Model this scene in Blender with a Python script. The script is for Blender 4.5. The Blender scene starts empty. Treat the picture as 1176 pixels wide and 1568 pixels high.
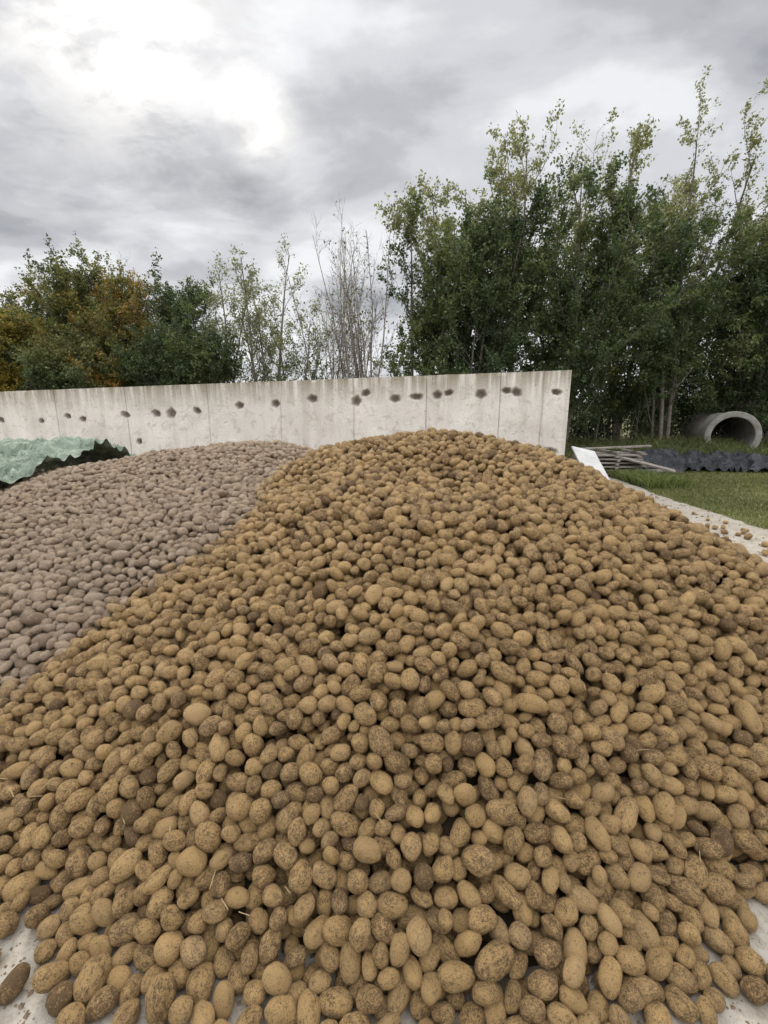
import bpy, math, random, time
import numpy as np
from mathutils import kdtree, noise, Vector
T0=time.time()
rng=np.random.default_rng(7); random.seed(7)
S=bpy.context.scene
COL=S.collection

# ------------------------------------------------------------------ helpers
def mat(name):
    m=bpy.data.materials.new(name); m.use_nodes=True
    nt=m.node_tree; nt.nodes.clear()
    return m,nt
def N(nt,t,**k):
    n=nt.nodes.new(t)
    for a,b in k.items(): setattr(n,a,b)
    return n
def L(nt,a,b): nt.links.new(a,b)
def ramp(nt,fac,stops,interp='LINEAR'):
    r=N(nt,'ShaderNodeValToRGB'); r.color_ramp.interpolation=interp
    e=r.color_ramp.elements
    while len(e)<len(stops): e.new(0.5)
    for i,(p,c) in enumerate(stops):
        e[i].position=p
        e[i].color=(c,c,c,1) if isinstance(c,(int,float)) else (*c,1)
    L(nt,fac,r.inputs[0]); return r.outputs[0]
def mix(nt,fac,a,b,mode='MIX'):
    m=N(nt,'ShaderNodeMix',data_type='RGBA',blend_type=mode)
    for s,v in ((m.inputs[0],fac),(m.inputs[6],a),(m.inputs[7],b)):
        if isinstance(v,(int,float)): s.default_value=v
        elif isinstance(v,tuple): s.default_value=(*v,1)
        else: L(nt,v,s)
    return m.outputs[2]
def math_(nt,op,a,b=None,c=None,clamp=False):
    m=N(nt,'ShaderNodeMath',operation=op,use_clamp=clamp)
    for i,v in enumerate((a,b,c)):
        if v is None: continue
        if isinstance(v,(int,float)): m.inputs[i].default_value=v
        else: L(nt,v,m.inputs[i])
    return m.outputs[0]
def noise_n(nt,vec,scale,detail=5,rough=.6,dist=0):
    n=N(nt,'ShaderNodeTexNoise'); n.inputs['Scale'].default_value=scale
    n.inputs['Detail'].default_value=detail; n.inputs['Roughness'].default_value=rough
    n.inputs['Distortion'].default_value=dist
    if vec is not None: L(nt,vec,n.inputs['Vector'])
    return n.outputs['Fac']
def out_bsdf(nt,col,rough=.8,bump=None,bstr=.5,bdist=.01,spec=.3):
    b=N(nt,'ShaderNodeBsdfPrincipled'); o=N(nt,'ShaderNodeOutputMaterial')
    if isinstance(col,tuple): b.inputs['Base Color'].default_value=(*col,1)
    else: L(nt,col,b.inputs['Base Color'])
    if isinstance(rough,(int,float)): b.inputs['Roughness'].default_value=rough
    else: L(nt,rough,b.inputs['Roughness'])
    b.inputs['Specular IOR Level'].default_value=spec
    if bump is not None:
        bm=N(nt,'ShaderNodeBump'); bm.inputs['Strength'].default_value=bstr
        bm.inputs['Distance'].default_value=bdist
        L(nt,bump,bm.inputs['Height']); L(nt,bm.outputs[0],b.inputs['Normal'])
    L(nt,b.outputs[0],o.inputs[0]); return b
def mesh_obj(name,V,F,material=None,smooth=False,parent=None):
    me=bpy.data.meshes.new(name)
    V=np.asarray(V,dtype=np.float32)
    if isinstance(F,np.ndarray):
        m,k=F.shape
        me.vertices.add(len(V)); me.vertices.foreach_set('co',V.ravel())
        me.loops.add(m*k); me.loops.foreach_set('vertex_index',F.astype(np.int32).ravel())
        me.polygons.add(m); me.polygons.foreach_set('loop_start',(np.arange(m)*k).astype(np.int32))
        me.update(calc_edges=True)
    else:
        me.from_pydata(V.tolist(),[],F); me.update()
    me.polygons.foreach_set('use_smooth',[bool(smooth)]*len(me.polygons))
    if material: me.materials.append(material)
    ob=bpy.data.objects.new(name,me); COL.objects.link(ob)
    if parent: ob.parent=parent
    return ob
def grid_faces(nx,ny):
    i,j=np.meshgrid(np.arange(nx-1),np.arange(ny-1),indexing='ij')
    a=(i*ny+j).ravel()
    return np.stack([a,a+ny,a+ny+1,a+1],1)
def smooth01(t): t=np.clip(t,0,1); return t*t*(3-2*t)
def vnoise(x,y,s,seed=0):
    f=np.zeros_like(x,dtype=float); r=np.random.default_rng(seed)
    for k in range(7):
        a=r.uniform(0,6.28); w=s*r.uniform(.6,1.9); p=r.uniform(0,6.28)
        f+=np.sin((x*math.cos(a)+y*math.sin(a))*w+p)
    return f/7
def rbf(ctrl):
    C=np.array(ctrl,float); P=C[:,:2]; n=len(P)
    def phi(A): return -np.sqrt(((A[:,None,:]-P[None])**2).sum(-1)+.08)
    M=np.zeros((n+3,n+3)); M[:n,:n]=phi(P)+np.eye(n)*-.002; M[:n,n]=1; M[:n,n+1:]=P; M[n,:n]=1; M[n+1:,:n]=P.T
    w=np.linalg.solve(M,np.concatenate([C[:,2],[0,0,0]]))
    def f(x,y):
        sh=x.shape; A=np.stack([x.ravel(),y.ravel()],1)
        r=phi(A)@w[:n]+w[n]+A@w[n+1:]
        return r.reshape(sh)
    return f

def ground_z(x,y):
    return .3*smooth01((y-10.8)/4.0)

# ------------------------------------------------------------------ pile height fields
main_c=[(-1.08,1.06,.0),(-.78,.95,.0),(-.3,.85,.02),(.3,.81,.02),(.75,.87,.02),(1.08,1.05,.0),
 (-2.0,1.38,0),(-2.7,2.0,-.1),(2.0,1.38,.02),(2.9,2.0,.0),(3.05,3.0,.0),
 (0,1.2,.31),(0,1.6,.60),(0,2.1,.84),(.3,2.6,1.03),(.9,2.65,1.03),(.5,3.05,1.03),(.55,4.0,1.32),(1.1,3.9,1.25),(-.1,4.1,1.25),(1.57,3.9,1.08),
 (-1,1.58,.37),(1,1.58,.48),(1.3,2.2,.80),(1.68,3.3,1.0),(1.3,2.8,.98),(2.2,2.5,.65),(2.0,1.8,.38),
 (-.91,2.98,.80),(-1.45,2.45,.51),(-1.81,1.93,.24),(-.6,2.2,.72),(-.3,2.7,.97),(-.4,3.3,1.02),
 (-.77,4.2,1.10),(-1.2,4.2,.75),(-1.6,4.8,.3),(0,5.3,.95),(.3,6.8,0),(1.6,5.2,.65),(2.4,5,.2),(2.9,4.1,.08),(3.1,5.5,-.05),(1.6,6.5,0),
 (-3,.6,-.5),(3.5,.8,-.5),(4.2,3,-.5),(3.9,6,-.4),(0,8,-.4),(0,.3,-.3),(1.5,.45,-.35),(-1.5,.45,-.35),(-2.4,5.5,0),(-3.4,3.2,-.4)]
grey_c=[(-2.1,6,1.09),(-1.34,6,1.09),(-.6,5.8,.95),(-3.45,5.5,.9),(-3.85,4.5,.68),(-2,2.3,.39),(-1.45,2.45,.50),(-.91,3,.76),(-1,4,.92),(-1.81,1.93,.24),
 (-2.5,3.5,.62),(-1.8,4.6,.88),(-3,2.1,.10),(-4.4,3.2,.2),(-5.2,5,.45),(-5.5,6.5,.55),(-2,8,.3),(-4,7.5,.45),(-2,9,0),(-4.5,8.7,0),(-2.1,1.5,0),
 (-3.5,1.4,-.2),(-1,1.7,.05),(0,7.6,.2),(.6,8.6,-.2),(-7.5,5,-.2),(-7,8,-.3),(-2,10,-.4),(-6,3,-.3),(1,6,.5),(.5,4.5,.6),(2.5,7.5,-.3),(2.5,5,-.3),(0,3,.5)]
fm,fg=rbf(main_c),rbf(grey_c)
GX0,GX1,GY0,GY1,ST=-8.,4.6,.2,10.2,.04
gx=np.arange(GX0,GX1,ST); gy=np.arange(GY0,GY1,ST)
XX,YY=np.meshgrid(gx,gy,indexing='ij')
HM=fm(XX,YY)+.014*vnoise(XX,YY,6,1)+.03*vnoise(XX,YY,2.5,2)
HG=fg(XX,YY)+.02*vnoise(XX,YY,5,3)+.02*vnoise(XX,YY,2.5,4)
HM[(XX<-3.2)|(XX>3.9)|(YY>7.6)|(YY<.5)]=-1
HG[(YY<1.2)|(XX>2.2)|(YY>9.6)]=-1
def samp(G,x,y):
    fx=np.clip((x-GX0)/ST,0,G.shape[0]-1.001); fy=np.clip((y-GY0)/ST,0,G.shape[1]-1.001)
    i=fx.astype(int); j=fy.astype(int); a=fx-i; b=fy-j
    return G[i,j]*(1-a)*(1-b)+G[i+1,j]*a*(1-b)+G[i,j+1]*(1-a)*b+G[i+1,j+1]*a*b
HC=np.maximum(HM,HG)
gxs,gys=np.gradient(HC,ST); SEC=np.sqrt(1+np.clip(gxs**2+gys**2,0,2))

# ------------------------------------------------------------------ potato packing
TH=.105
area=12.6*10
n_try=int(area*TH*1.4*4800)
px=rng.uniform(GX0,GX1-.1,n_try); py=rng.uniform(GY0,GY1-.1,n_try)
h=samp(HC,px,py); sec=samp(SEC,px,py)
dep=rng.uniform(0,1,n_try)*TH*1.4
keep=(dep<TH*sec)&(h>.0)&(h-dep>-.02)
keep&=~((px<-4.6)&(py>4.2))            # under the tarpaulin
keep&=~((py>6.9)&(rng.random(n_try)<.35))
px,py,h,dep=px[keep],py[keep],h[keep],dep[keep]
ng=len(px)
NS=[46,26,12,10,8]
sx=np.concatenate([rng.uniform(3.0,4.8,NS[0]),rng.uniform(3.5,4.7,NS[1]),rng.normal(-.9,.22,NS[2]),rng.uniform(-.7,.8,NS[3]),rng.normal(1.0,.1,NS[4])])
sy=np.concatenate([rng.uniform(4.3,7.6,NS[0]),rng.uniform(4.5,6.0,NS[1]),rng.uniform(.84,.98,NS[2]),rng.uniform(.74,.84,NS[3]),rng.uniform(.86,.98,NS[4])])
px=np.r_[px,sx]; py=np.r_[py,sy]
P=np.stack([px,py,np.r_[h-dep,np.full(len(sx),.02)]],1)
def props(n):
    r=np.clip(.0280*np.exp(rng.normal(0,.155,n)),.020,.040)
    r[rng.random(n)<.012]*=1.18
    asp=np.clip(1.17+np.abs(rng.normal(0,.25,n)),1.12,1.8)
    A=np.stack([r*asp,r*rng.uniform(.93,1.03,n),r*rng.uniform(.86,.98,n)],1)
    return A,rng.uniform(0,2*math.pi,n),rng.normal(0,.42,n),rng.normal(0,.6,n),.022*rng.normal(0,1,n)
def derive():
    global R,Minv,hz
    cz,sz=np.cos(yaw),np.sin(yaw); cy,sy_=np.cos(tilt),np.sin(tilt); cx,sx_=np.cos(spin),np.sin(spin)
    R=np.zeros((len(yaw),3,3))
    R[:,0,0]=cz*cy; R[:,0,1]=cz*sy_*sx_-sz*cx; R[:,0,2]=cz*sy_*cx+sz*sx_
    R[:,1,0]=sz*cy; R[:,1,1]=sz*sy_*sx_+cz*cx; R[:,1,2]=sz*sy_*cx-cz*sx_
    R[:,2,0]=-sy_; R[:,2,1]=cy*sx_; R[:,2,2]=cy*cx
    Minv=np.einsum('nij,nj,nkj->nik',R,1/A**2,R)
    hz=np.sqrt(np.einsum('nj,nj->n',R[:,2,:]**2,A**2))
A,yaw,tilt,spin,wob=props(len(P)); derive()
stray=np.zeros(len(P),bool); stray[ng:]=True
def pairs():
    n=len(P); kd=kdtree.KDTree(n)
    for i,p in enumerate(P.tolist()): kd.insert(p,i)
    kd.balance(); a=[];b=[]
    for i,p in enumerate(P.tolist()):
        for q in kd.find_range(p,1.7*A[i,0]+.018):
            if q[1]!=i: a.append(i); b.append(q[1])
    a=np.array(a);b=np.array(b)
    lo=np.minimum(a,b);hi=np.maximum(a,b)
    k=np.unique(lo.astype(np.int64)*n+hi); return (k//n).astype(int),(k%n).astype(int)
def fill():
    """drop potatoes into open gaps of the surface"""
    global P,A,yaw,tilt,spin,wob,stray
    n=len(P); kd=kdtree.KDTree(n)
    for i,p in enumerate(P.tolist()): kd.insert(p,i)
    kd.balance(); m=60000
    x=rng.uniform(GX0,GX1-.1,m); y=rng.uniform(GY0,GY1-.1,m); hh=samp(HC,x,y)-.028
    ok=(hh>.03)&~((x<-4.6)&(y>4.2)); new=[]
    for a,b,c in zip(x[ok],y[ok],hh[ok]):
        if kd.find((a,b,c))[2]>.043 and all((a-q[0])**2+(b-q[1])**2+(c-q[2])**2>.0025 for q in new[-4000:] if abs(a-q[0])<.05):
            new.append((a,b,c))
    k=len(new); print('filled',k)
    if k:
        P=np.r_[P,np.array(new)]; A2,y2,t2,s2,w2=props(k)
        A=np.r_[A,A2]; yaw=np.r_[yaw,y2]; tilt=np.r_[tilt,t2]; spin=np.r_[spin,s2]; wob=np.r_[wob,w2]; stray=np.r_[stray,np.zeros(k,bool)]; derive()
for rep in range(10):
    if rep in (4,6,8): fill()
    I,J=pairs(); n=len(P)
    for it in range(9):
        d=P[J]-P[I]; D=np.sqrt((d**2).sum(1))+1e-6; u=d/D[:,None]
        ri=1/np.sqrt(np.einsum('ni,nij,nj->n',u,Minv[I],u)); rj=1/np.sqrt(np.einsum('ni,nij,nj->n',u,Minv[J],u))
        ov=np.maximum((ri+rj)*.975-D,0)
        m=ov>0; mv=u*(ov*.30)[:,None]
        dl=np.zeros((n,3))
        for c in range(3):
            dl[:,c]=np.bincount(J[m],mv[m,c],n)-np.bincount(I[m],mv[m,c],n)
        s=np.sqrt((dl**2).sum(1)); dl*=np.minimum(1,.02/np.maximum(s,1e-6))[:,None]
        P+=dl
        hh=samp(HC,P[:,0],P[:,1]); se=samp(SEC,P[:,0],P[:,1])
        top=np.maximum(hh+wob*.35,hz); bot=np.maximum(np.minimum(hh-TH*se,hh),hz*.97)
        P[:,2]=np.clip(P[:,2],np.minimum(bot,top),top)
n=len(P)
print('packed',n,time.time()-T0)

# ---------------- potato material
def potato_mat():
    m,nt=mat('potato_skin')
    tc=N(nt,'ShaderNodeTexCoord'); oi=N(nt,'ShaderNodeObjectInfo')
    cmb=N(nt,'ShaderNodeCombineXYZ')
    L(nt,math_(nt,'MULTIPLY',oi.outputs['Random'],40),cmb.inputs[0]); L(nt,math_(nt,'MULTIPLY',oi.outputs['Random'],290),cmb.inputs[1]); L(nt,math_(nt,'MULTIPLY',oi.outputs['Random'],-120),cmb.inputs[2])
    add=N(nt,'ShaderNodeVectorMath',operation='ADD'); L(nt,tc.outputs['Object'],add.inputs[0]); L(nt,cmb.outputs[0],add.inputs[1])
    v=add.outputs[0]
    big=noise_n(nt,v,1.5,3,.6,.5); med=noise_n(nt,v,6.5,5,.85,.5); fine=noise_n(nt,v,16,3,.75)
    at=N(nt,'ShaderNodeAttribute',attribute_type='INSTANCER',attribute_name='tint')
    at2=N(nt,'ShaderNodeAttribute',attribute_type='INSTANCER',attribute_name='dirt')
    s=math_(nt,'ADD',math_(nt,'MULTIPLY',big,.30),math_(nt,'MULTIPLY',med,.70))
    s=math_(nt,'SUBTRACT',s,math_(nt,'MULTIPLY',math_(nt,'SUBTRACT',at2.outputs['Fac'],.5),.16))
    k=ramp(nt,s,[(.415,0),(.475,.5),(.525,1)])
    dirt=mix(nt,fine,(.11,.06,.026),(.30,.18,.075))
    skin=mix(nt,ramp(nt,fine,[(.3,0),(.7,1)]),(.56,.335,.125),(.92,.62,.275))
    c=mix(nt,k,dirt,skin)
    gd=mix(nt,fine,(.33,.225,.145),(.50,.365,.245)); gs=mix(nt,fine,(.56,.415,.285),(.78,.61,.445))
    g=mix(nt,k,gd,gs)
    c=mix(nt,at.outputs['Fac'],c,g)
    vo=N(nt,'ShaderNodeTexVoronoi'); vo.inputs['Scale'].default_value=3.0; L(nt,v,vo.inputs['Vector'])
    eye=ramp(nt,vo.outputs['Distance'],[(.05,0.0),(.17,1)])
    c=mix(nt,math_(nt,'MULTIPLY',math_(nt,'SUBTRACT',1,eye),.75),c,(.06,.036,.018))
    hsv=N(nt,'ShaderNodeHueSaturation'); L(nt,c,hsv.inputs['Color'])
    mr=N(nt,'ShaderNodeMapRange'); L(nt,oi.outputs['Random'],mr.inputs[0]); mr.inputs[3].default_value=.88; mr.inputs[4].default_value=1.08
    L(nt,mr.outputs[0],hsv.inputs['Value'])
    hgt=math_(nt,'ADD',math_(nt,'MULTIPLY',med,.7),math_(nt,'ADD',math_(nt,'MULTIPLY',fine,.4),math_(nt,'MULTIPLY',eye,.3)))
    rg=ramp(nt,k,[(0,.85),(1,.52)])
    out_bsdf(nt,hsv.outputs[0],rg,hgt,.85,.09,.4)
    return m
PM=potato_mat()
pcol=bpy.data.collections.new('potato_shapes')
import bmesh
NV=14
for k in range(NV):
    bm=bmesh.new(); bmesh.ops.create_icosphere(bm,subdivisions=3,radius=1)
    sd=k*13.7; bend=rng.uniform(-.16,.16); tp=rng.uniform(-.13,.13)
    for v in bm.verts:
        p=v.co.copy()
        q=1+.14*noise.noise(p*1.0+Vector((sd,0,0)))+.06*noise.noise(p*2.4+Vector((0,sd,0)))
        sq=(abs(p.x)**2.5+abs(p.y)**2.5+abs(p.z)**2.5)**(-1/2.5)
        q*=(.70+.30*sq)
        v.co=p*q
        v.co.y*=1+tp*p.x; v.co.z*=1+tp*p.x; v.co.y+=bend*(p.x**2-.4)
    for e in range(6):
        c=Vector(rng.normal(0,1,3)).normalized()
        for v in bm.verts:
            dd=(v.co.normalized()-c).length
            if dd<.28: v.co*=1-.08*(1-dd/.28)**1.5
    me=bpy.data.meshes.new('potato_%02d'%k); bm.to_mesh(me); bm.free()
    me.polygons.foreach_set('use_smooth',[True]*len(me.polygons)); me.materials.append(PM)
    pcol.objects.link(bpy.data.objects.new('potato_%02d'%k,me))
def gn_inst(coll,name):
    ng=bpy.data.node_groups.new(name,'GeometryNodeTree')
    ng.interface.new_socket('Geometry',in_out='INPUT',socket_type='NodeSocketGeometry')
    ng.interface.new_socket('Geometry',in_out='OUTPUT',socket_type='NodeSocketGeometry')
    gi=ng.nodes.new('NodeGroupInput'); go=ng.nodes.new('NodeGroupOutput')
    ip=ng.nodes.new('GeometryNodeInstanceOnPoints'); ci=ng.nodes.new('GeometryNodeCollectionInfo')
    ci.inputs['Collection'].default_value=coll
    ci.inputs['Separate Children'].default_value=True; ci.inputs['Reset Children'].default_value=True
    def na(nm,t):
        a=ng.nodes.new('GeometryNodeInputNamedAttribute'); a.data_type=t; a.inputs['Name'].default_value=nm
        return a.outputs['Attribute']
    ng.links.new(gi.outputs[0],ip.inputs['Points']); ng.links.new(ci.outputs[0],ip.inputs['Instance'])
    ip.inputs['Pick Instance'].default_value=True
    ng.links.new(na('idx','INT'),ip.inputs['Instance Index'])
    e2r=ng.nodes.new('FunctionNodeEulerToRotation'); ng.links.new(na('rot','FLOAT_VECTOR'),e2r.inputs[0])
    ng.links.new(e2r.outputs[0],ip.inputs['Rotation']); ng.links.new(na('scl','FLOAT_VECTOR'),ip.inputs['Scale'])
    ng.links.new(ip.outputs[0],go.inputs[0]); return ng
GNI=gn_inst(pcol,'scatter_potatoes')
def points_obj(name,P,idx,rot,scl,parent=None,group=GNI,**fl):
    me=bpy.data.meshes.new(name); me.vertices.add(len(P)); me.vertices.foreach_set('co',P.astype(np.float32).ravel())
    a=me.attributes.new('idx','INT','POINT'); a.data.foreach_set('value',idx.astype(np.int32))
    a=me.attributes.new('rot','FLOAT_VECTOR','POINT'); a.data.foreach_set('vector',rot.astype(np.float32).ravel())
    a=me.attributes.new('scl','FLOAT_VECTOR','POINT'); a.data.foreach_set('vector',scl.astype(np.float32).ravel())
    for k,v in fl.items():
        a=me.attributes.new(k,'FLOAT','POINT'); a.data.foreach_set('value',v.astype(np.float32))
    ob=bpy.data.objects.new(name,me); COL.objects.link(ob); ob.parent=parent
    md=ob.modifiers.new('scatter','NODES'); md.node_group=group; return ob
m,nt=mat('pile_core'); tc=N(nt,'ShaderNodeTexCoord')
out_bsdf(nt,ramp(nt,noise_n(nt,tc.outputs['Object'],30,4),[(.3,(.03,.02,.012)),(.7,(.08,.052,.03))]),.9)
core=m
def core_mesh(name,H):
    Hs=H[::2,::2]-.15; X=XX[::2,::2]; Y=YY[::2,::2]
    V=np.stack([X,Y,Hs],-1).reshape(-1,3); F=grid_faces(*X.shape)
    ok=(V[F][:,:,2].max(1)>-.05)
    return mesh_obj(name,V,F[ok],core,True)
dm=samp(HM,P[:,0],P[:,1])-samp(HG,P[:,0],P[:,1])
is_main=(dm+.02*rng.normal(0,1,n)>=0)|stray
idx=rng.integers(0,NV,n); rot=np.stack([spin,tilt,yaw],1)
dirt=rng.beta(3.2,3.4,n); dirt[rng.random(n)<.025]=1.1
tint=np.where(is_main,np.clip(rng.normal(.02,.05,n),0,.4),np.clip(rng.normal(.92,.08,n),.5,1))
tint=np.where(is_main&(dm<.07)&~stray,np.clip(.3*(1-dm/.07),0,.3)+tint,tint)
A_r=A*1.01
pm=core_mesh('potato_pile',HM); pg=core_mesh('potato_pile.001',HG)
points_obj('potatoes',P[is_main],idx[is_main],rot[is_main],A_r[is_main],pm,tint=tint[is_main],dirt=dirt[is_main])
q=~is_main
points_obj('dusty_potatoes',P[q],idx[q],rot[q],A_r[q]*.97,pg,tint=tint[q],dirt=dirt[q])

# ------------------------------------------------------------------ ground
m,nt=mat('grass_ground'); tc=N(nt,'ShaderNodeTexCoord'); v=tc.outputs['Object']
a=noise_n(nt,v,.8,6,.65); b=noise_n(nt,v,14,5,.7)
c=mix(nt,a,(.09,.10,.038),(.17,.17,.075)); c=mix(nt,ramp(nt,b,[(.45,0),(.75,.7)]),c,(.15,.125,.07))
out_bsdf(nt,c,.9,b,.8,.04); GM=m
xs=np.r_[-400,-200,-100,-50,np.arange(-30,30.1,.5),50,100,200,400]; ys=np.r_[-200,-80,-30,np.arange(-10,40.1,.5),60,100,200,400,700]
X,Y=np.meshgrid(xs,ys,indexing='ij'); Z=ground_z(X,Y)+np.where((Y>11)|(X>6),.025*vnoise(X,Y,1.5,9),0)*((np.abs(X)<60)&(Y<60))-.008
Z=np.where((X<5.6)&(Y<12.9),np.minimum(Z,-.008),Z)
mesh_obj('grass_ground',np.stack([X,Y,Z],-1).reshape(-1,3),grid_faces(*X.shape),GM,True)
m,nt=mat('concrete_yard'); tc=N(nt,'ShaderNodeTexCoord'); v=tc.outputs['Object']
a=noise_n(nt,v,1.3,6,.6); b=noise_n(nt,v,33,6,.8,.8); c0=noise_n(nt,v,7,5,.65)
c=mix(nt,a,(.36,.325,.265),(.47,.43,.365))
c=mix(nt,ramp(nt,c0,[(.44,0),(.64,.6)]),c,(.25,.20,.14))
c=mix(nt,ramp(nt,b,[(.48,0),(.66,.6)]),c,(.19,.145,.10))
vo=N(nt,'ShaderNodeTexVoronoi'); vo.inputs['Scale'].default_value=60; L(nt,v,vo.inputs['Vector'])
out_bsdf(nt,c,.9,math_(nt,'ADD',b,vo.outputs['Distance']),.6,.004,.15); CM=m
yy=np.arange(-6,13.01,.12); edge=5.0+.16*vnoise(yy,yy*0,3,5)+.1*vnoise(yy,yy*0,11,6)+.25*smooth01((yy-7)/4)
k=len(yy); xsn=np.linspace(0,1,9)
V=np.array([[-22+(e+22)*t,y,0] for y,e in zip(yy,edge) for t in xsn])
mesh_obj('concrete_yard',V,grid_faces(k,9)[:,::-1],CM)

n1_=5200; nn=n1_+1200
cxp=np.r_[rng.uniform(-1.6,1.6,n1_),rng.uniform(3,5,1200)]; cyp=np.r_[rng.uniform(.6,1.25,n1_),rng.uniform(3.5,9,1200)]
sz_=np.r_[rng.gamma(1.3,.0017,n1_),rng.gamma(2,.004,1200)]+.0008
bb=np.array([[1,0,0],[0,1,0],[-1,0,0],[0,-1,0],[0,0,.9]],float)
an=rng.uniform(0,6.28,nn); bv=bb[None]*rng.uniform(.4,1.4,(nn,5,1))
bx=bv[:,:,0]*np.cos(an)[:,None]-bv[:,:,1]*np.sin(an)[:,None]; by=bv[:,:,0]*np.sin(an)[:,None]+bv[:,:,1]*np.cos(an)[:,None]
V=np.stack([bx,by,bv[:,:,2]],-1)*sz_[:,None,None]+np.stack([cxp,cyp,np.full(nn,.0005)],1)[:,None]
F=np.array([[0,1,4],[1,2,4],[2,3,4],[3,0,4]])[None]+(np.arange(nn)*5)[:,None,None]
m,nt=mat('soil_crumb'); out_bsdf(nt,(.20,.145,.095),.9)
mesh_obj('soil_crumbs',V.reshape(-1,3),F.reshape(-1,3),m)
ns=260
x=rng.uniform(-1.8,2.4,ns); y=rng.uniform(1.0,3.6,ns); z=samp(HC,x,y)+.026; ok=samp(HM,x,y)>.1; x,y,z=x[ok],y[ok],z[ok]; ns=len(x)
an=rng.uniform(0,6.28,ns); ln=rng.uniform(.006,.030,ns); dv=np.stack([np.cos(an)*ln,np.sin(an)*ln,rng.normal(0,.004,ns)],1); wv=np.stack([-np.sin(an),np.cos(an),0*an],1)*.001
c=np.stack([x,y,z],1); V=np.stack([c-dv-wv,c-dv+wv,c+dv+wv,c+dv-wv],1).reshape(-1,3)
m,nt=mat('dry_straw'); out_bsdf(nt,(.36,.27,.14),.8); mesh_obj('straw_bits',V,np.arange(ns*4).reshape(-1,4),m)

# ------------------------------------------------------------------ grass blades
def blades(name,n,xf,h0,h1,cols,seed):
    r=np.random.default_rng(seed); x,y=xf(r,n); z=ground_z(x,y)-.01
    hh=r.uniform(h0,h1,n)*(.7+.5*(vnoise(x,y,2.5,seed)+.5)); w=r.uniform(.004,.009,n)*(1+y/14); an=r.uniform(0,6.28,n)
    ln=r.normal(0,.45,(n,2))*hh[:,None]
    b=np.stack([x,y,z],1); wv=np.stack([np.cos(an)*w,np.sin(an)*w,0*w],1)
    tip=b+np.stack([ln[:,0],ln[:,1],hh],1); mid=b+np.stack([ln[:,0]*.35,ln[:,1]*.35,hh*.6],1)
    V=np.stack([b-wv,b+wv,mid+wv*.7,tip,mid-wv*.7],1).reshape(-1,3)
    F=np.arange(n*5).reshape(n,5)
    ob=mesh_obj(name,V,F,leafmat)
    cc=np.array(cols)[r.integers(0,len(cols),n)]*r.uniform(.7,1.3,(n,1))*(1+.45*vnoise(x,y,1.7,seed+1))[:,None]
    setcol(ob,cc); return ob
def setcol(ob,cc):
    a=ob.data.attributes.new('leafcol','FLOAT_COLOR','FACE')
    a.data.foreach_set('color',np.c_[np.clip(cc,0.003,1),np.ones(len(cc))].astype(np.float32).ravel())
leafmat,nt=mat('foliage'); at=N(nt,'ShaderNodeAttribute',attribute_name='leafcol')
d=N(nt,'ShaderNodeBsdfPrincipled'); d.inputs['Roughness'].default_value=.5; d.inputs['Specular IOR Level'].default_value=.3
L(nt,at.outputs['Color'],d.inputs['Base Color'])
tr=N(nt,'ShaderNodeBsdfTranslucent'); L(nt,mix(nt,1.0,at.outputs['Color'],(1.2,1.25,.7),'MULTIPLY'),tr.inputs[0])
mx=N(nt,'ShaderNodeMixShader'); mx.inputs[0].default_value=.35; o=N(nt,'ShaderNodeOutputMaterial')
L(nt,d.outputs[0],mx.inputs[1]); L(nt,tr.outputs[0],mx.inputs[2]); L(nt,mx.outputs[0],o.inputs[0])
def gr(r,n):
    y=5+ (r.random(n)**.8)*11; x=4.98+.25*smooth01((y-7)/4)+r.random(n)**1.15*13+np.abs(r.normal(0,.1,n)); return x,y
blades('lawn_grass',140000,gr,.03,.075,[(.19,.21,.085),(.22,.24,.10),(.16,.18,.065),(.30,.27,.14)],11)
def wd(r,n):
    x=r.uniform(3.9,17,n); y=r.normal(13.2,.7,n); y=np.maximum(y,12.2-(x<6)*1.2); return x,y
blades('tall_weeds',26000,wd,.15,.5,[(.10,.135,.05),(.14,.165,.06),(.19,.18,.09)],12)
def wd2(r,n):
    x=5.2+np.abs(r.normal(0,.35,n)); y=r.uniform(8.8,10.8,n); return x,y
blades('edge_weeds',5000,wd2,.08,.28,[(.13,.17,.055),(.19,.21,.08)],13)

# ------------------------------------------------------------------ concrete wall
def wall_y(x): return 9.5+.185*(3.74-x)
def wall_top(x): return 2.29-.0245*(3.74-x)
holes=[(-10.6,.75),(-9.9,.7),(-8.68,.75),(-7.9,.65),(-7.48,.73),(-6.29,.65),(-5.46,.64),(-5.07,.65),(-4.40,.6),(-3.33,.51),(-2.456,.49),(-1.594,.41),(-.612,.49),
 (-.397,.32),(.238,.46),(.694,.43),(1.13,.41),(1.36,.37),(2.02,.42),(2.525,.36),(2.72,.40),(3.49,.42),(3.45,1.62),(1.5,1.25),(-6,1.3)]
joints=[3.23,2.40,.90,-.67,-2.35,-4.11,-6.24,-8.2,-10.2]
xw=np.arange(-13,3.741,.02); xw[-1]=3.74; zt=np.linspace(0,1,112)
X,T=np.meshgrid(xw,zt,indexing='ij'); TOP=wall_top(X)+.006*vnoise(X,X*0,9,3); Z=T*TOP
D=.004*vnoise(X,Z,5,21)+.0015*rng.normal(0,1,X.shape)
HO=np.zeros_like(X)
hr=np.random.default_rng(5)
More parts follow.
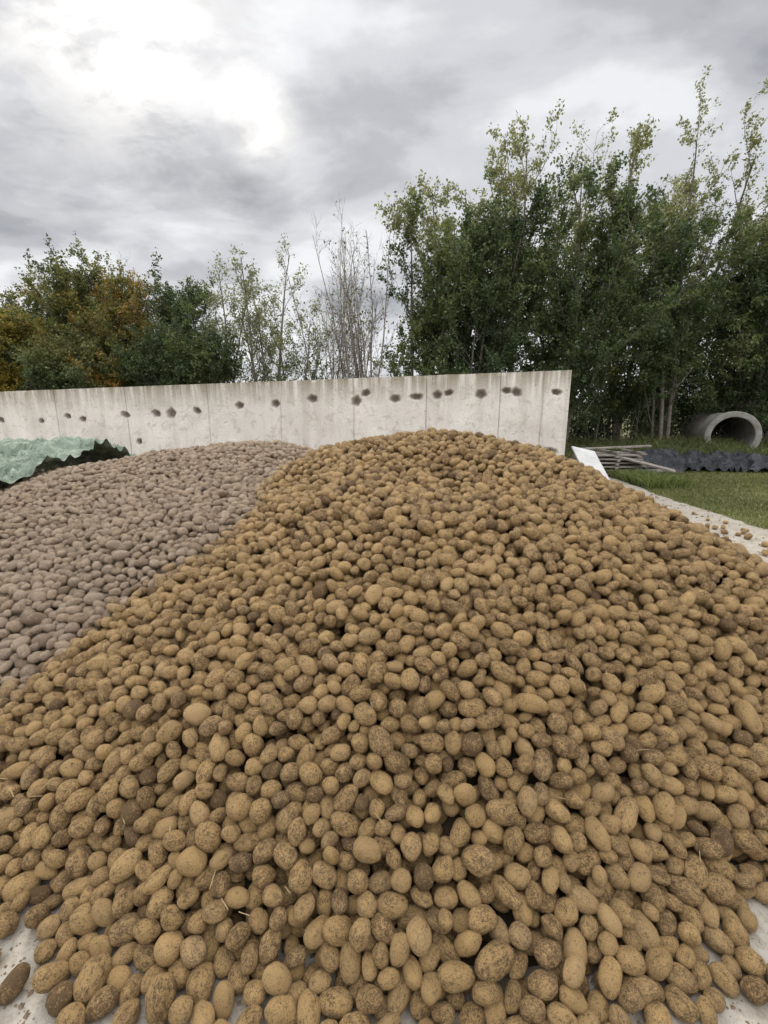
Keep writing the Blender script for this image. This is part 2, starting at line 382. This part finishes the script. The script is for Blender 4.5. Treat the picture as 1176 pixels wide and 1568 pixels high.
for hx,hd in holes:
    rx=hr.uniform(.075,.13); rz=rx*hr.uniform(.6,.9); zz=wall_top(hx)-hd
    ang=np.arctan2(Z-zz,X-hx); q=np.sqrt(((X-hx)/rx)**2+((Z-zz)/rz)**2)*(1+.12*np.sin(ang*2+hx*7)+.07*np.sin(ang*5+hx*3))
    dip=smooth01(1.3-q)
    D=np.maximum(D,dip*.11); HO=np.maximum(HO,np.clip(1.5-q,0,1))
for jx in joints:
    g=np.clip(1-np.abs(X-jx-.004*np.sin(Z*5))/.022,0,1); D=np.maximum(D,g*.022); HO=np.maximum(HO,g*.65)
chip=np.clip(vnoise(X,X*0,14,33)-.35,0,1)*np.clip((T-.975)/.025,0,1); D+=chip*.05
for _ in range(320):
    hx=hr.uniform(-12.9,3.7); zz=hr.uniform(.3,2.2); rr=hr.uniform(.012,.035)
    i0=np.searchsorted(xw,hx-.06); i1=np.searchsorted(xw,hx+.06)
    q=np.sqrt((X[i0:i1]-hx)**2+(Z[i0:i1]-zz)**2)/rr; w=np.clip(1-q,0,1)
    D[i0:i1]+=w*.012; HO[i0:i1]=np.maximum(HO[i0:i1],w*.6)
nrm=np.array([.185,1.0]); nrm/=np.linalg.norm(nrm)
V=np.stack([X+D*nrm[0],wall_y(X)+D*nrm[1],Z],-1).reshape(-1,3); F=grid_faces(*X.shape)
nf=len(V); nxw,nz=X.shape
thk=.22
bt=np.stack([xw+thk*nrm[0],wall_y(xw)+thk*nrm[1],TOP[:,-1]],1); bb_=bt.copy(); bb_[:,2]=0
Vall=np.concatenate([V,bt,bb_]); topi=np.arange(nxw)*nz+nz-1; bti=nf+np.arange(nxw); bbi=bti+nxw
S1=np.stack([topi[:-1],topi[1:],bti[1:],bti[:-1]],1); S2=np.stack([bti[:-1],bti[1:],bbi[1:],bbi[:-1]],1)
fl=[f for f in np.concatenate([F,S1,S2]).tolist()]
fl.append([(nxw-1)*nz+j for j in range(nz)]+[int(bti[-1]),int(bbi[-1])])
fl.append([j for j in range(nz)][::-1]+[int(bbi[0]),int(bti[0])])
m,nt=mat('weathered_concrete'); tc=N(nt,'ShaderNodeTexCoord'); v=tc.outputs['Object']
a=noise_n(nt,v,1.1,6,.6,.3); b=noise_n(nt,v,22,6,.75); mp=N(nt,'ShaderNodeMapping'); mp.inputs['Scale'].default_value=(5,5,.35); L(nt,v,mp.inputs[0])
stk=noise_n(nt,mp.outputs[0],1.6,6,.65)
c=mix(nt,ramp(nt,a,[(.3,0),(.7,1)]),(.60,.56,.50),(.82,.78,.71))
c=mix(nt,ramp(nt,b,[(.5,0),(.75,.5)]),c,(.38,.35,.30))
at=N(nt,'ShaderNodeAttribute',attribute_name='top'); hol=N(nt,'ShaderNodeAttribute',attribute_name='hole')
sf=math_(nt,'MULTIPLY',ramp(nt,stk,[(.36,0),(.56,1)]),at.outputs['Fac'],clamp=True)
c=mix(nt,math_(nt,'MULTIPLY',sf,.9),c,mix(nt,a,(.19,.165,.09),(.26,.215,.14)))
c=mix(nt,ramp(nt,noise_n(nt,v,5,6,.7,.6),[(.53,0),(.64,.5)]),c,(.38,.34,.28))
stk2=noise_n(nt,mp.outputs[0],.7,5,.6); c=mix(nt,ramp(nt,stk2,[(.5,0),(.7,.4)]),c,(.40,.355,.29))
c=mix(nt,ramp(nt,hol.outputs['Fac'],[(.15,0),(.6,.5),(1,.8)]),c,(.13,.10,.075))
out_bsdf(nt,c,.88,b,.5,.01); WM=m
wl=mesh_obj('concrete_wall',Vall,fl,WM,False)
tf=np.concatenate([(np.clip(1-(TOP-Z)/.6,0,1)**1.1).ravel(),np.ones(nxw),np.zeros(nxw)])
a=wl.data.attributes.new('top','FLOAT','POINT'); a.data.foreach_set('value',tf.astype(np.float32))
a=wl.data.attributes.new('hole','FLOAT','POINT'); a.data.foreach_set('value',np.concatenate([HO.ravel(),np.zeros(2*nxw)]).astype(np.float32))

# ------------------------------------------------------------------ tarpaulins
def folded(name,x0,x1,y0,y1,fn,material,step=.05,amp=.05,seed=0,ragged=.12,freq=1.3):
    xs=np.arange(x0,x1,step); ys=np.arange(y0,y1,step); X,Y=np.meshgrid(xs,ys,indexing='ij')
    Xf=X+ragged*vnoise(Y,X,3,seed); Yf=Y+ragged*vnoise(X,Y,3,seed+1)
    Z=fn(Xf,Yf); O=np.zeros_like(Z)
    for i in range(X.shape[0]):
        for j in range(X.shape[1]):
            p=Vector((Xf[i,j]*freq,Yf[i,j]*freq*.8,seed))
            w=noise.noise(p*.8)*1.2
            a1=noise.noise(p*1.6+Vector((w,w,0))); a2=noise.noise(p*3.3+Vector((w,3,0)))
            r1=1-math.sqrt(a1*a1+.002)*2.6
            r2=1-math.sqrt(a2*a2+.004)*2.6
            O[i,j]=max(r1,0)*.75+max(r2,0)*.35
    Z=Z+amp*O
    return mesh_obj(name,np.stack([Xf,Yf,Z],-1).reshape(-1,3),grid_faces(*X.shape),material,True)
def plastic(name,c1,c2,rough):
    m,nt=mat(name); tc=N(nt,'ShaderNodeTexCoord'); a=noise_n(nt,tc.outputs['Object'],2.5,5,.6); b=noise_n(nt,tc.outputs['Object'],40,3,.6)
    wv=noise_n(nt,tc.outputs['Object'],7,4,.6,1.5)
    c=mix(nt,ramp(nt,a,[(.35,0),(.65,1)]),c1,c2)
    c=mix(nt,ramp(nt,b,[(.6,0),(.8,.5)]),c,(.2,.16,.11))
    out_bsdf(nt,c,rough,wv,.9,.12,.3); return m
tp=rbf([(-4.1,4.8,.70),(-3.7,5.7,.90),(-4.2,6.6,.97),(-5.2,6.8,.94),(-6,7,.90),(-5,5.5,.80),(-6,5,.62),(-7.5,6,.3),(-8,7.5,.1),(-5,8.5,.25),(-3.5,8.2,.3),(-5,4,.35),(-6.5,4,.1)])
folded('green_tarpaulin',-7.6,-3.95,4.5,8.3,lambda x,y:np.maximum(np.maximum(tp(x,y),samp(HG,x,y)+.02),.02),plastic('green_plastic',(.17,.225,.165),(.30,.36,.275),.62),amp=.20,seed=3,freq=1.9,step=.035,ragged=.07)
def bs(x,y): return ground_z(x,y)+.03+.26*np.exp(-((x-7.2)/1.0)**2-((y-11.8)/.45)**2)+.18*np.exp(-((x-8.9)/.9)**2-((y-11.9)/.5)**2)-.12*smooth01(np.abs(y-11.8)/.9)
folded('black_plastic_sheet',6.0,10.6,11.0,12.7,bs,plastic('black_plastic',(.02,.022,.025),(.06,.063,.068),.38),amp=.26,seed=8,freq=2.0,step=.035,ragged=.14)

# ------------------------------------------------------------------ boards
def box(c,d,rz=0,rx=0,ry=0):
    from mathutils import Euler
    v=np.array([[x,y,z] for x in(-.5,.5) for y in(-.5,.5) for z in(-.5,.5)])*np.array(d)
    M=np.array(Euler((rx,ry,rz)).to_matrix()); v=v@M.T+np.array(c)
    f=[[0,1,3,2],[4,6,7,5],[0,4,5,1],[2,3,7,6],[0,2,6,4],[1,5,7,3]]
    return v,f
def boxes(name,L_,material,bev=.004):
    V=[];F=[];o=0
    for b in L_:
        v,f=box(*b); V.append(v); F+= [[i+o for i in q] for q in f]; o+=8
    ob=mesh_obj(name,np.concatenate(V),F,material)
    md=ob.modifiers.new('bevel','BEVEL'); md.width=bev; md.segments=1; return ob
m,nt=mat('old_timber'); tc=N(nt,'ShaderNodeTexCoord'); mp=N(nt,'ShaderNodeMapping'); mp.inputs['Scale'].default_value=(2,14,14); L(nt,tc.outputs['Object'],mp.inputs[0])
g=noise_n(nt,mp.outputs[0],2,6,.7); out_bsdf(nt,ramp(nt,g,[(.3,(.12,.10,.08)),(.7,(.38,.34,.29))]),.85,g,.6,.01); TM=m
pl=[]
rr=np.random.default_rng(4)
zc=.06
for lay in range(6):
    for j in range(4):
        pl.append(((5.3+rr.normal(0,.12),10.55+j*.24+rr.normal(0,.02),zc),(1.5*rr.uniform(.75,1.1),.18,.035),rr.normal(0,.05)))
    zc+=.036
    for j in range(3):
        pl.append(((4.75+j*.55+rr.normal(0,.03),10.9,zc+.022),(.08,.95,.05),rr.normal(0,.03)))
    zc+=.05
boxes('wooden_plank_stack',pl,TM)
m,nt=mat('pale_board'); tc=N(nt,'ShaderNodeTexCoord'); g=noise_n(nt,tc.outputs['Object'],4,5,.6)
out_bsdf(nt,ramp(nt,g,[(.3,(.52,.51,.48)),(.7,(.70,.69,.66))]),.6)
boxes('white_panel',[((4.50,9.95,.37),(.62,.95,.03),.25,math.radians(38),math.radians(12)),((4.6,10.22,.17),(.06,.06,.32),0)],m)
boxes('leaning_plank',[((5.9,10.35,.33),(1.3,.16,.04),-.35,.2,math.radians(14)),((6.1,10.6,.12),(1.5,.12,.05),.3,0,0.02),((5.4,10.7,.66),(1.7,.13,.04),.12,0,-.03)],TM)

# ------------------------------------------------------------------ concrete pipe
def ring_pipe(name,c,ro,ri,ln,rz,material,n=64):
    V=[];F=[]
    prof=[(ri,0),(ri+.02,-.012),(ro-.02,-.012),(ro,0),(ro,.16),(ro-.05,.2),(ro-.05,ln),(ri,ln)]
    for i in range(n):
        a=2*math.pi*i/n
        for (rd,y) in prof: V.append((rd*math.cos(a),y,rd*math.sin(a)))
    k=len(prof)
    for i in range(n):
        for j in range(k):
            F.append([i*k+j,i*k+(j+1)%k,((i+1)%n)*k+(j+1)%k,((i+1)%n)*k+j])
    ob=mesh_obj(name,np.array(V),F,material); ob.location=c; ob.rotation_euler=(0,0,rz)
    return ob
m,nt=mat('pipe_concrete'); tc=N(nt,'ShaderNodeTexCoord'); g=noise_n(nt,tc.outputs['Object'],5,6,.65)
out_bsdf(nt,ramp(nt,g,[(.3,(.18,.17,.14)),(.7,(.38,.36,.32))]),.9,g,.5,.02)
ring_pipe('concrete_pipe',(10.1,13.4,.76),.70,.54,3.0,-.34,m)

# ------------------------------------------------------------------ trees
barkm,nt=mat('bark'); tc=N(nt,'ShaderNodeTexCoord'); g=noise_n(nt,tc.outputs['Object'],9,5,.7)
out_bsdf(nt,ramp(nt,g,[(.3,(.10,.085,.065)),(.7,(.24,.21,.175))]),.9,g,.6,.03)
barkp,nt=mat('pale_bark'); tc=N(nt,'ShaderNodeTexCoord'); g=noise_n(nt,tc.outputs['Object'],9,5,.7)
out_bsdf(nt,ramp(nt,g,[(.3,(.18,.15,.125)),(.7,(.38,.34,.30))]),.9)
def tree(name,x,y,h,spread,cols,seed,stems=1,base=.12,n1=26,n2=7,n3=4,lpt=34,ls=.075,up=.5,prof=.7,wisp=.5,bark=None,fan=.08,topcols=None,z0=None,topden=.35,trunkr=.011,tops=.5):
    r=np.random.default_rng(seed); br={}
    def unit(v): return v/math.sqrt(v[0]*v[0]+v[1]*v[1]+v[2]*v[2])
    def grow(p,d,Ln,rad,k,lvl,wob,upw):
        pts=[p]; dd=unit(d)
        for i in range(k):
            dd=unit(dd+r.normal(0,wob,3)+np.array([0,0,upw])); pts.append(pts[-1]+dd*Ln/k)
        pts=np.array(pts); br.setdefault((lvl,k),[]).append((pts,rad)); return pts
    gz=float(ground_z(x,y)) if z0 is None else z0
    def at(pts,t):
        f=t*(len(pts)-1); i=min(int(f),len(pts)-2); return pts[i]+(pts[i+1]-pts[i])*(f-i), unit(pts[i+1]-pts[i])
    def side(d,ang):
        a=r.normal(0,1,3); a-=d*np.dot(a,d); a=unit(a); return d*math.cos(ang)+a*math.sin(ang)
    for s in range(stems):
        hh=h*(1 if s==0 else r.uniform(.68,.95)); off=r.normal(0,.15 if stems>1 else 0,2)
        d0=np.array([r.normal(0,fan),r.normal(0,fan),1.])
        tr_=grow(np.array([x+off[0],y+off[1],gz-.1]),d0,hh,hh*trunkr,9,0,.05,.04)
        m1=max(4,int(n1/stems**.7))
        for i in range(m1):
            t=base+(1-base)*((i+r.random())/m1)**.9; t=min(t,.985)
            p,d=at(tr_,t); fr=(t-base)/(1-base)
            pr=((1-fr)**prof)*(.55+.45*min(1,fr*4+.2))+.10
            l1=spread*pr*r.uniform(.65,1.25)
            if r.random()<.12*wisp: l1*=1.6
            b1=grow(p,side(d,r.uniform(.6,1.15)*(1-.35*fr)),l1,hh*trunkr*.38*(1-.6*t),5,1,.13,up*.22)
            m2=max(2,int(n2*(.5+.6*l1/spread)))
            for j in range(m2):
                t2=.15+.85*(j+r.random())/m2; p2,d2=at(b1,min(t2,.99))
                l2=(.28+.34*l1*(1-.5*t2))*r.uniform(.6,1.3)
                b2=grow(p2,side(d2,r.uniform(.4,1.0)),l2,.009*(1-.5*t),3,2,.18,up*.2)
                for q in range(n3):
                    p3,d3=at(b2,r.uniform(.2,1)); grow(p3,side(d3,r.uniform(.3,1.0)),r.uniform(.14,.42),.0045,2,3,.2,up*.15)
    V=[];F=[];o=0
    for (lvl,k),Ls in br.items():
        P_=np.array([q[0] for q in Ls]); rd=np.array([q[1] for q in Ls]); nb=len(Ls)
        sides=7 if lvl==0 else (4 if lvl==1 else 3)
        dr=P_[:,-1]-P_[:,0]; dr/=np.linalg.norm(dr,axis=1)[:,None]
        rf=np.where(np.abs(dr[:,2:3])>.8,np.array([[1.,0,0]]),np.array([[0,0,1.]]))
        u=np.cross(dr,rf); u/=np.linalg.norm(u,axis=1)[:,None]; w=np.cross(dr,u)
        tt=np.linspace(1,.16,k+1)
        a=np.arange(sides)*2*math.pi/sides
        ring=u[:,None,:]*np.cos(a)[None,:,None]+w[:,None,:]*np.sin(a)[None,:,None]
        VV=P_[:,:,None,:]+ring[:,None]*(rd[:,None]*tt[None])[:,:,None,None]
        V.append(VV.reshape(-1,3))
        bi=(np.arange(nb)*(k+1)*sides)[:,None,None]; ki=(np.arange(k)*sides)[None,:,None]; si=np.arange(sides)[None,None,:]; sn=(si+1)%sides
        F.append((np.stack([bi+ki+si,bi+ki+sn,bi+ki+sides+sn,bi+ki+sides+si],-1).reshape(-1,4))+o); o+=VV.size//3
    Vt=np.concatenate(V); Ft=np.concatenate(F)
    par=mesh_obj(name,Vt,Ft,bark or barkm,True)
    if lpt>0:
        LP=[];TW=[]
        for (lvl,k),Ls in br.items():
            if lvl<2: continue
            P_=np.array([q[0] for q in Ls]); nb=len(Ls); c=lpt if lvl==3 else int(lpt*.6)
            f=r.uniform(0,k,(nb,c)); i=np.minimum(f.astype(int),k-1); fr=(f-i)[...,None]
            bi=np.arange(nb)[:,None]; pt=P_[bi,i]*(1-fr)+P_[bi,i+1]*fr+r.normal(0,.05,(nb,c,3))
            hf=np.clip((P_[:,0,2]-gz)/h,0,1); den=1-(1-topden)*smooth01((hf-tops)/.4); den*=r.uniform(.35,1,nb)
            kp=r.random((nb,c))<den[:,None]
            LP.append(pt[kp]); TW.append(np.broadcast_to((np.arange(nb)*.6180339)[:,None]%1,(nb,c))[kp])
        C=np.concatenate(LP); tw=np.concatenate(TW); nl=len(C)
        s=ls*r.uniform(.55,1.25,nl); a1=r.normal(0,1,(nl,3)); a1/=np.linalg.norm(a1,axis=1)[:,None]
        a2=np.cross(a1,r.normal(0,1,(nl,3))+np.array([0,0,.6])); a2/=np.linalg.norm(a2,axis=1)[:,None]
        Vl=np.stack([C-a1*s[:,None]*.6,C+a2*s[:,None]*.36,C+a1*s[:,None]*.6,C-a2*s[:,None]*.36],1).reshape(-1,3)
        ob=mesh_obj('leaves',Vl,np.arange(nl*4).reshape(-1,4),leafmat,False,par)
        cols_=np.array(cols,float); cl=vnoise(C[:,0]*1.1,C[:,2]*1.1+C[:,1]*.7,1.6,seed)+tw*.5-.25+r.normal(0,.12,nl)
        ci=np.clip(((cl+.75)/1.5*len(cols_)).astype(int),0,len(cols_)-1); cc=cols_[ci]
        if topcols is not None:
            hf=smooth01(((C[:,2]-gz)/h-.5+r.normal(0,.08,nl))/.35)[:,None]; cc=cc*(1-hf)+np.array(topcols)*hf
        cc=cc*r.uniform(.65,1.35,(nl,1)); setcol(ob,cc)
    return par
DG=[(.052,.078,.036),(.07,.10,.043),(.095,.13,.052),(.12,.15,.06),(.16,.175,.072)]
MG=[(.07,.098,.045),(.10,.13,.054),(.135,.16,.062),(.175,.185,.072),(.24,.215,.08)]
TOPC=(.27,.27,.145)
AU=[(.10,.115,.04),(.14,.14,.048),(.20,.165,.048),(.28,.18,.045),(.34,.19,.04),(.26,.20,.05)]
OL=[(.08,.10,.038),(.11,.13,.045),(.15,.155,.048),(.20,.175,.048),(.27,.195,.05)]
YE=[(.12,.14,.045),(.19,.19,.05),(.30,.24,.05),(.38,.27,.055)]
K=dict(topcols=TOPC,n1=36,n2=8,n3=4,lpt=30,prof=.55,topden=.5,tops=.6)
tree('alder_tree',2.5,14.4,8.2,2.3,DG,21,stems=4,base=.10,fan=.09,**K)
tree('alder_tree',4.1,15,8.2,2.6,DG,22,stems=4,base=.10,fan=.12,**K)
tree('poplar_tree',5.7,15.3,8.1,2.4,DG,23,stems=3,base=.1,fan=.10,**K)
tree('poplar_tree',7.7,15.6,8.4,2.6,MG,24,stems=4,base=.08,fan=.12,**K)
tree('poplar_tree',9.7,16.2,9.0,2.8,MG,25,stems=4,base=.08,fan=.10,**K)
tree('poplar_tree',12.0,15.4,7.8,2.8,MG,26,stems=5,base=.08,fan=.13,**K)
tree('poplar_tree',14.8,16.5,9.0,2.6,MG,27,stems=3,base=.08,**K)
H_=dict(n1=36,n2=8,lpt=34,topden=.75,prof=.5)
tree('hawthorn_tree',2.6,13.1,6.4,2.2,DG,31,stems=3,base=.1,**H_)
tree('hawthorn_tree',5.2,13.6,6.9,2.3,DG,32,stems=3,base=.06,**H_)
tree('hawthorn_tree',8.4,14.2,6.6,2.4,DG,33,stems=3,base=.05,**H_)
tree('hawthorn_tree',11.2,15.0,6.6,2.5,DG,34,stems=4,base=.03,**H_)
tree('hawthorn_tree',13.2,14.6,6.2,2.4,MG,35,stems=4,base=.03,**H_)
tree('hawthorn_tree',.9,14.3,6.6,1.4,DG,36,stems=3,base=.1,n1=28,n2=7,lpt=28,topden=.6)
BK=dict(bark=barkp,n1=34,n2=6,n3=3,up=.9,prof=.6)
tree('birch_tree',-.35,14.6,7.0,1.3,MG,41,stems=9,base=.12,lpt=1,fan=.16,trunkr=.006,**BK)
tree('birch_tree',-1.6,14.8,6.2,1.3,MG,42,stems=9,base=.1,lpt=1,fan=.18,trunkr=.006,**BK)
tree('birch_tree',-1.0,15.5,6.5,1.2,MG,43,stems=8,base=.1,lpt=1,fan=.16,trunkr=.006,**BK)
WK=dict(n2=6,n3=3,ls=.07,topcols=(.26,.265,.17),topden=.8)
tree('willow_sapling',-3.9,15.6,6.6,1.7,MG,44,stems=4,base=.12,n1=30,lpt=12,fan=.12,**WK)
tree('willow_sapling',-5.4,16.4,5.6,1.5,MG,45,stems=3,base=.12,n1=26,lpt=12,fan=.12,**WK)
tree('willow_sapling',-2.9,15.2,4.6,1.6,DG,46,stems=4,base=.1,n1=26,lpt=13,fan=.14,**WK)
AK=dict(n1=42,n2=9,n3=4,lpt=34,prof=.32,topden=.8,wisp=.2)
tree('field_maple_tree',-10.3,17.2,5.2,2.9,OL,51,stems=3,base=.12,fan=.1,**AK)
tree('field_maple_tree',-8.6,16.6,4.7,2.3,AU,52,stems=3,base=.1,fan=.1,**AK)
tree('field_maple_tree',-7.2,17.8,5.0,2.0,DG,53,stems=2,base=.08,fan=.08,**AK)
tree('field_maple_tree',-12.4,17.4,4.7,2.3,OL,54,stems=3,base=.1,fan=.1,**AK)
tree('hazel_tree',-12.4,15.9,3.8,1.8,YE,55,stems=4,base=.05,fan=.16,**AK)
tree('hazel_tree',-14.9,17,4.2,2.2,DG,56,stems=4,base=.05,fan=.14,**AK)
tree('hazel_tree',-10.3,15.3,2.9,1.7,MG,57,stems=4,base=.05,fan=.16,**AK)
tree('hazel_tree',-6.3,15.6,3.1,1.7,DG,58,stems=4,base=.05,fan=.16,**AK)
tree('hazel_tree',-17.5,17.5,4.8,2.4,DG,59,stems=4,base=.05,fan=.14,**AK)
tree('willow_sapling',-9.6,17.9,6.3,1.3,AU,60,stems=4,base=.2,n1=20,lpt=3,fan=.16,**WK)

def thicket(name,pts,cols,seed,npc=420,ls=.07,stemn=250):
    r=np.random.default_rng(seed); C=[];
    for (x,y,z,s) in pts:
        c=r.normal(0,1,(npc,3)); c/=np.linalg.norm(c,axis=1)[:,None]; c*=(r.random((npc,1))**.33)*s*np.array([1,1,.85]); C.append(c+np.array([x,y,z]))
    C=np.concatenate(C)+r.normal(0,.05,(len(pts)*npc,3)); g=ground_z(C[:,0],C[:,1]); C=C[C[:,2]>g]; nl=len(C)
    s=ls*r.uniform(.5,1.3,nl); a1=r.normal(0,1,(nl,3)); a1/=np.linalg.norm(a1,axis=1)[:,None]
    a2=np.cross(a1,r.normal(0,1,(nl,3))); a2/=np.linalg.norm(a2,axis=1)[:,None]
    Vl=np.stack([C-a1*s[:,None]*.6,C+a2*s[:,None]*.4,C+a1*s[:,None]*.6,C-a2*s[:,None]*.4],1).reshape(-1,3)
    ob=mesh_obj(name,Vl,np.arange(nl*4).reshape(-1,4),leafmat)
    cc=np.array(cols)[np.clip(((vnoise(C[:,0],C[:,2]*1.5,2.2,seed)+.6+r.normal(0,.15,nl))*len(cols)/1.2).astype(int),0,len(cols)-1)]*r.uniform(.6,1.4,(nl,1)); setcol(ob,cc)
    xs_=np.array(pts)[r.integers(0,len(pts),stemn)]
    b=np.stack([xs_[:,0]+r.normal(0,.3,stemn),xs_[:,1]+r.normal(0,.3,stemn),np.zeros(stemn)],1)
    t=b+np.stack([r.normal(0,.4,stemn),r.normal(0,.3,stemn),r.uniform(1,2.6,stemn)],1); w=np.array([.012,0,0]); w2=np.array([0,.012,0])
    V=np.stack([b-w,b+w,b+w2,t],1).reshape(-1,3); i=(np.arange(stemn)*4)[:,None]
    F=np.concatenate([i+np.array([0,1,3]),i+np.array([1,2,3]),i+np.array([2,0,3])])
    mesh_obj('stems',V,F,barkm,False,ob)
r=np.random.default_rng(90)
pts=[(x,r.uniform(14.6,16.5),r.uniform(.3,2.6),r.uniform(.45,.8)) for x in np.linspace(4.2,19,110)]
pts=[p for p in pts if not (9.3<p[0]<12.6 and p[1]<15.6 and p[2]<1.6)]
pts+=[(x,16.9,z,.7) for x in (10.4,11.2,12.0,12.8) for z in (.6,1.5)]
thicket('bramble_thicket',pts,[(.03,.043,.023),(.045,.062,.028),(.07,.09,.038),(.10,.115,.05)],91,npc=500)
pts=[(x,r.uniform(16.5,18),r.uniform(.3,2.2),r.uniform(.5,.8)) for x in np.linspace(-19,-5.5,55)]
thicket('hedge_undergrowth',pts,DG,92,npc=400)
pts=[(r.uniform(3.8,19),r.uniform(17,19),r.uniform(.5,4.0),r.uniform(.6,1.0)) for _ in range(75)]
thicket('hedge_undergrowth',pts,DG[:3],93,npc=400,ls=.1)
pts=[(x+r.normal(0,2),r.uniform(75,85),r.uniform(.5,2.6),r.uniform(1.6,3.0)) for x in np.linspace(-110,110,130)]
thicket('distant_treeline',pts,[(.07,.085,.06),(.09,.105,.07),(.12,.11,.06)],94,npc=300,ls=.5,stemn=10)
print('built',time.time()-T0)

# ------------------------------------------------------------------ world
SUN_AZ=-26; SUN_EL=40
sd=Vector((math.sin(math.radians(SUN_AZ))*math.cos(math.radians(SUN_EL)),math.cos(math.radians(SUN_AZ))*math.cos(math.radians(SUN_EL)),math.sin(math.radians(SUN_EL))))
W=bpy.data.worlds.new('World'); S.world=W; W.use_nodes=True; nt=W.node_tree; nt.nodes.clear()
tc=N(nt,'ShaderNodeTexCoord'); v=tc.outputs['Generated']
sky=N(nt,'ShaderNodeTexSky',sky_type='NISHITA',sun_disc=False); sky.sun_elevation=math.radians(SUN_EL); sky.sun_rotation=math.radians(SUN_AZ)
sp=N(nt,'ShaderNodeSeparateXYZ'); L(nt,v,sp.inputs[0])
zz=math_(nt,'ADD',math_(nt,'MAXIMUM',sp.outputs[2],0),.25)
cb=N(nt,'ShaderNodeCombineXYZ'); L(nt,math_(nt,'DIVIDE',sp.outputs[0],zz),cb.inputs[0]); L(nt,math_(nt,'DIVIDE',sp.outputs[1],zz),cb.inputs[1]); cb.inputs[2].default_value=3.3
mp=N(nt,'ShaderNodeMapping'); mp.inputs['Rotation'].default_value=(0,0,.35); mp.inputs['Scale'].default_value=(1.05,1.4,1); L(nt,cb.outputs[0],mp.inputs[0])
n1=noise_n(nt,mp.outputs[0],1.9,6,.52,.25); n2=noise_n(nt,mp.outputs[0],.8,3,.5,.2)
nn_=math_(nt,'ADD',math_(nt,'MULTIPLY',n1,.62),math_(nt,'MULTIPLY',n2,.38))
cl=ramp(nt,nn_,[(.38,(.37,.38,.405)),(.45,(.52,.53,.56)),(.52,(.69,.70,.73)),(.60,(.90,.91,.93))],'EASE')
def scl(c,f):
    s=N(nt,'ShaderNodeVectorMath',operation='SCALE'); L(nt,c,s.inputs[0])
    if isinstance(f,(int,float)): s.inputs['Scale'].default_value=f
    else: L(nt,f,s.inputs['Scale'])
    return s.outputs[0]
cl=scl(cl,10.0)
vd=N(nt,'ShaderNodeVectorMath',operation='DOT_PRODUCT'); L(nt,v,vd.inputs[0]); vd.inputs[1].default_value=(-.388,.756,.527)
g0=math_(nt,'MAXIMUM',vd.outputs['Value'],0)
n3=noise_n(nt,mp.outputs[0],4.5,5,.6,.3)
g1=math_(nt,'MULTIPLY',math_(nt,'POWER',g0,170),ramp(nt,n3,[(.36,.3),(.50,1)]))
gw=math_(nt,'MULTIPLY',math_(nt,'POWER',g0,22),ramp(nt,n3,[(.44,0),(.62,1)]))
vd2=N(nt,'ShaderNodeVectorMath',operation='DOT_PRODUCT'); L(nt,v,vd2.inputs[0]); vd2.inputs[1].default_value=(-.205,.865,.458)
g2=math_(nt,'MULTIPLY',math_(nt,'POWER',math_(nt,'MAXIMUM',vd2.outputs['Value'],0),650),ramp(nt,n3,[(.34,.45),(.52,1)]))
gl=math_(nt,'ADD',math_(nt,'ADD',math_(nt,'MULTIPLY',g1,9),math_(nt,'MULTIPLY',g2,7)),math_(nt,'MULTIPLY',gw,1.6))
glc=N(nt,'ShaderNodeVectorMath',operation='SCALE'); glc.inputs[0].default_value=(1,.95,.84); L(nt,gl,glc.inputs['Scale'])
c=mix(nt,1.0,cl,glc.outputs[0],'ADD')
zr=N(nt,'ShaderNodeMapRange',interpolation_type='SMOOTHSTEP'); L(nt,sp.outputs[2],zr.inputs[0]); zr.inputs[1].default_value=.60; zr.inputs[2].default_value=1.0; zr.inputs[3].default_value=1.0; zr.inputs[4].default_value=4.4
c=scl(c,zr.outputs[0])
hr_=N(nt,'ShaderNodeMapRange'); L(nt,sp.outputs[2],hr_.inputs[0]); hr_.inputs[1].default_value=0; hr_.inputs[2].default_value=.22; hr_.inputs[3].default_value=1.35; hr_.inputs[4].default_value=1.0
c=scl(c,hr_.outputs[0])
bk=N(nt,'ShaderNodeMapRange',interpolation_type='SMOOTHSTEP'); L(nt,math_(nt,'MULTIPLY',sp.outputs[1],-1),bk.inputs[0]); bk.inputs[1].default_value=-.1; bk.inputs[2].default_value=.6; bk.inputs[3].default_value=1.0; bk.inputs[4].default_value=1.8
c=scl(c,bk.outputs[0])
c=mix(nt,.95,sky.outputs[0],c)
bg=N(nt,'ShaderNodeBackground'); L(nt,c,bg.inputs[0]); bg.inputs[1].default_value=.1
o=N(nt,'ShaderNodeOutputWorld'); L(nt,bg.outputs[0],o.inputs[0])

sl=bpy.data.lights.new('sun','SUN'); sl.energy=1.5; sl.angle=math.radians(10); sl.color=(1,.92,.79)
so=bpy.data.objects.new('sun',sl); COL.objects.link(so); so.rotation_euler=sd.to_track_quat('Z','Y').to_euler()

# ------------------------------------------------------------------ camera
cd=bpy.data.cameras.new('camera'); cam=bpy.data.objects.new('camera',cd); COL.objects.link(cam)
cam.location=(0,0,1.55); cam.rotation_euler=(math.radians(90-12.8),0,0)
cd.sensor_fit='VERTICAL'; cd.sensor_height=36; cd.lens=36*700/1568; cd.clip_end=2000; cd.clip_start=.05
S.camera=cam
S.view_settings.view_transform='Standard'; S.view_settings.look='None'; S.view_settings.exposure=0
print('done',time.time()-T0)
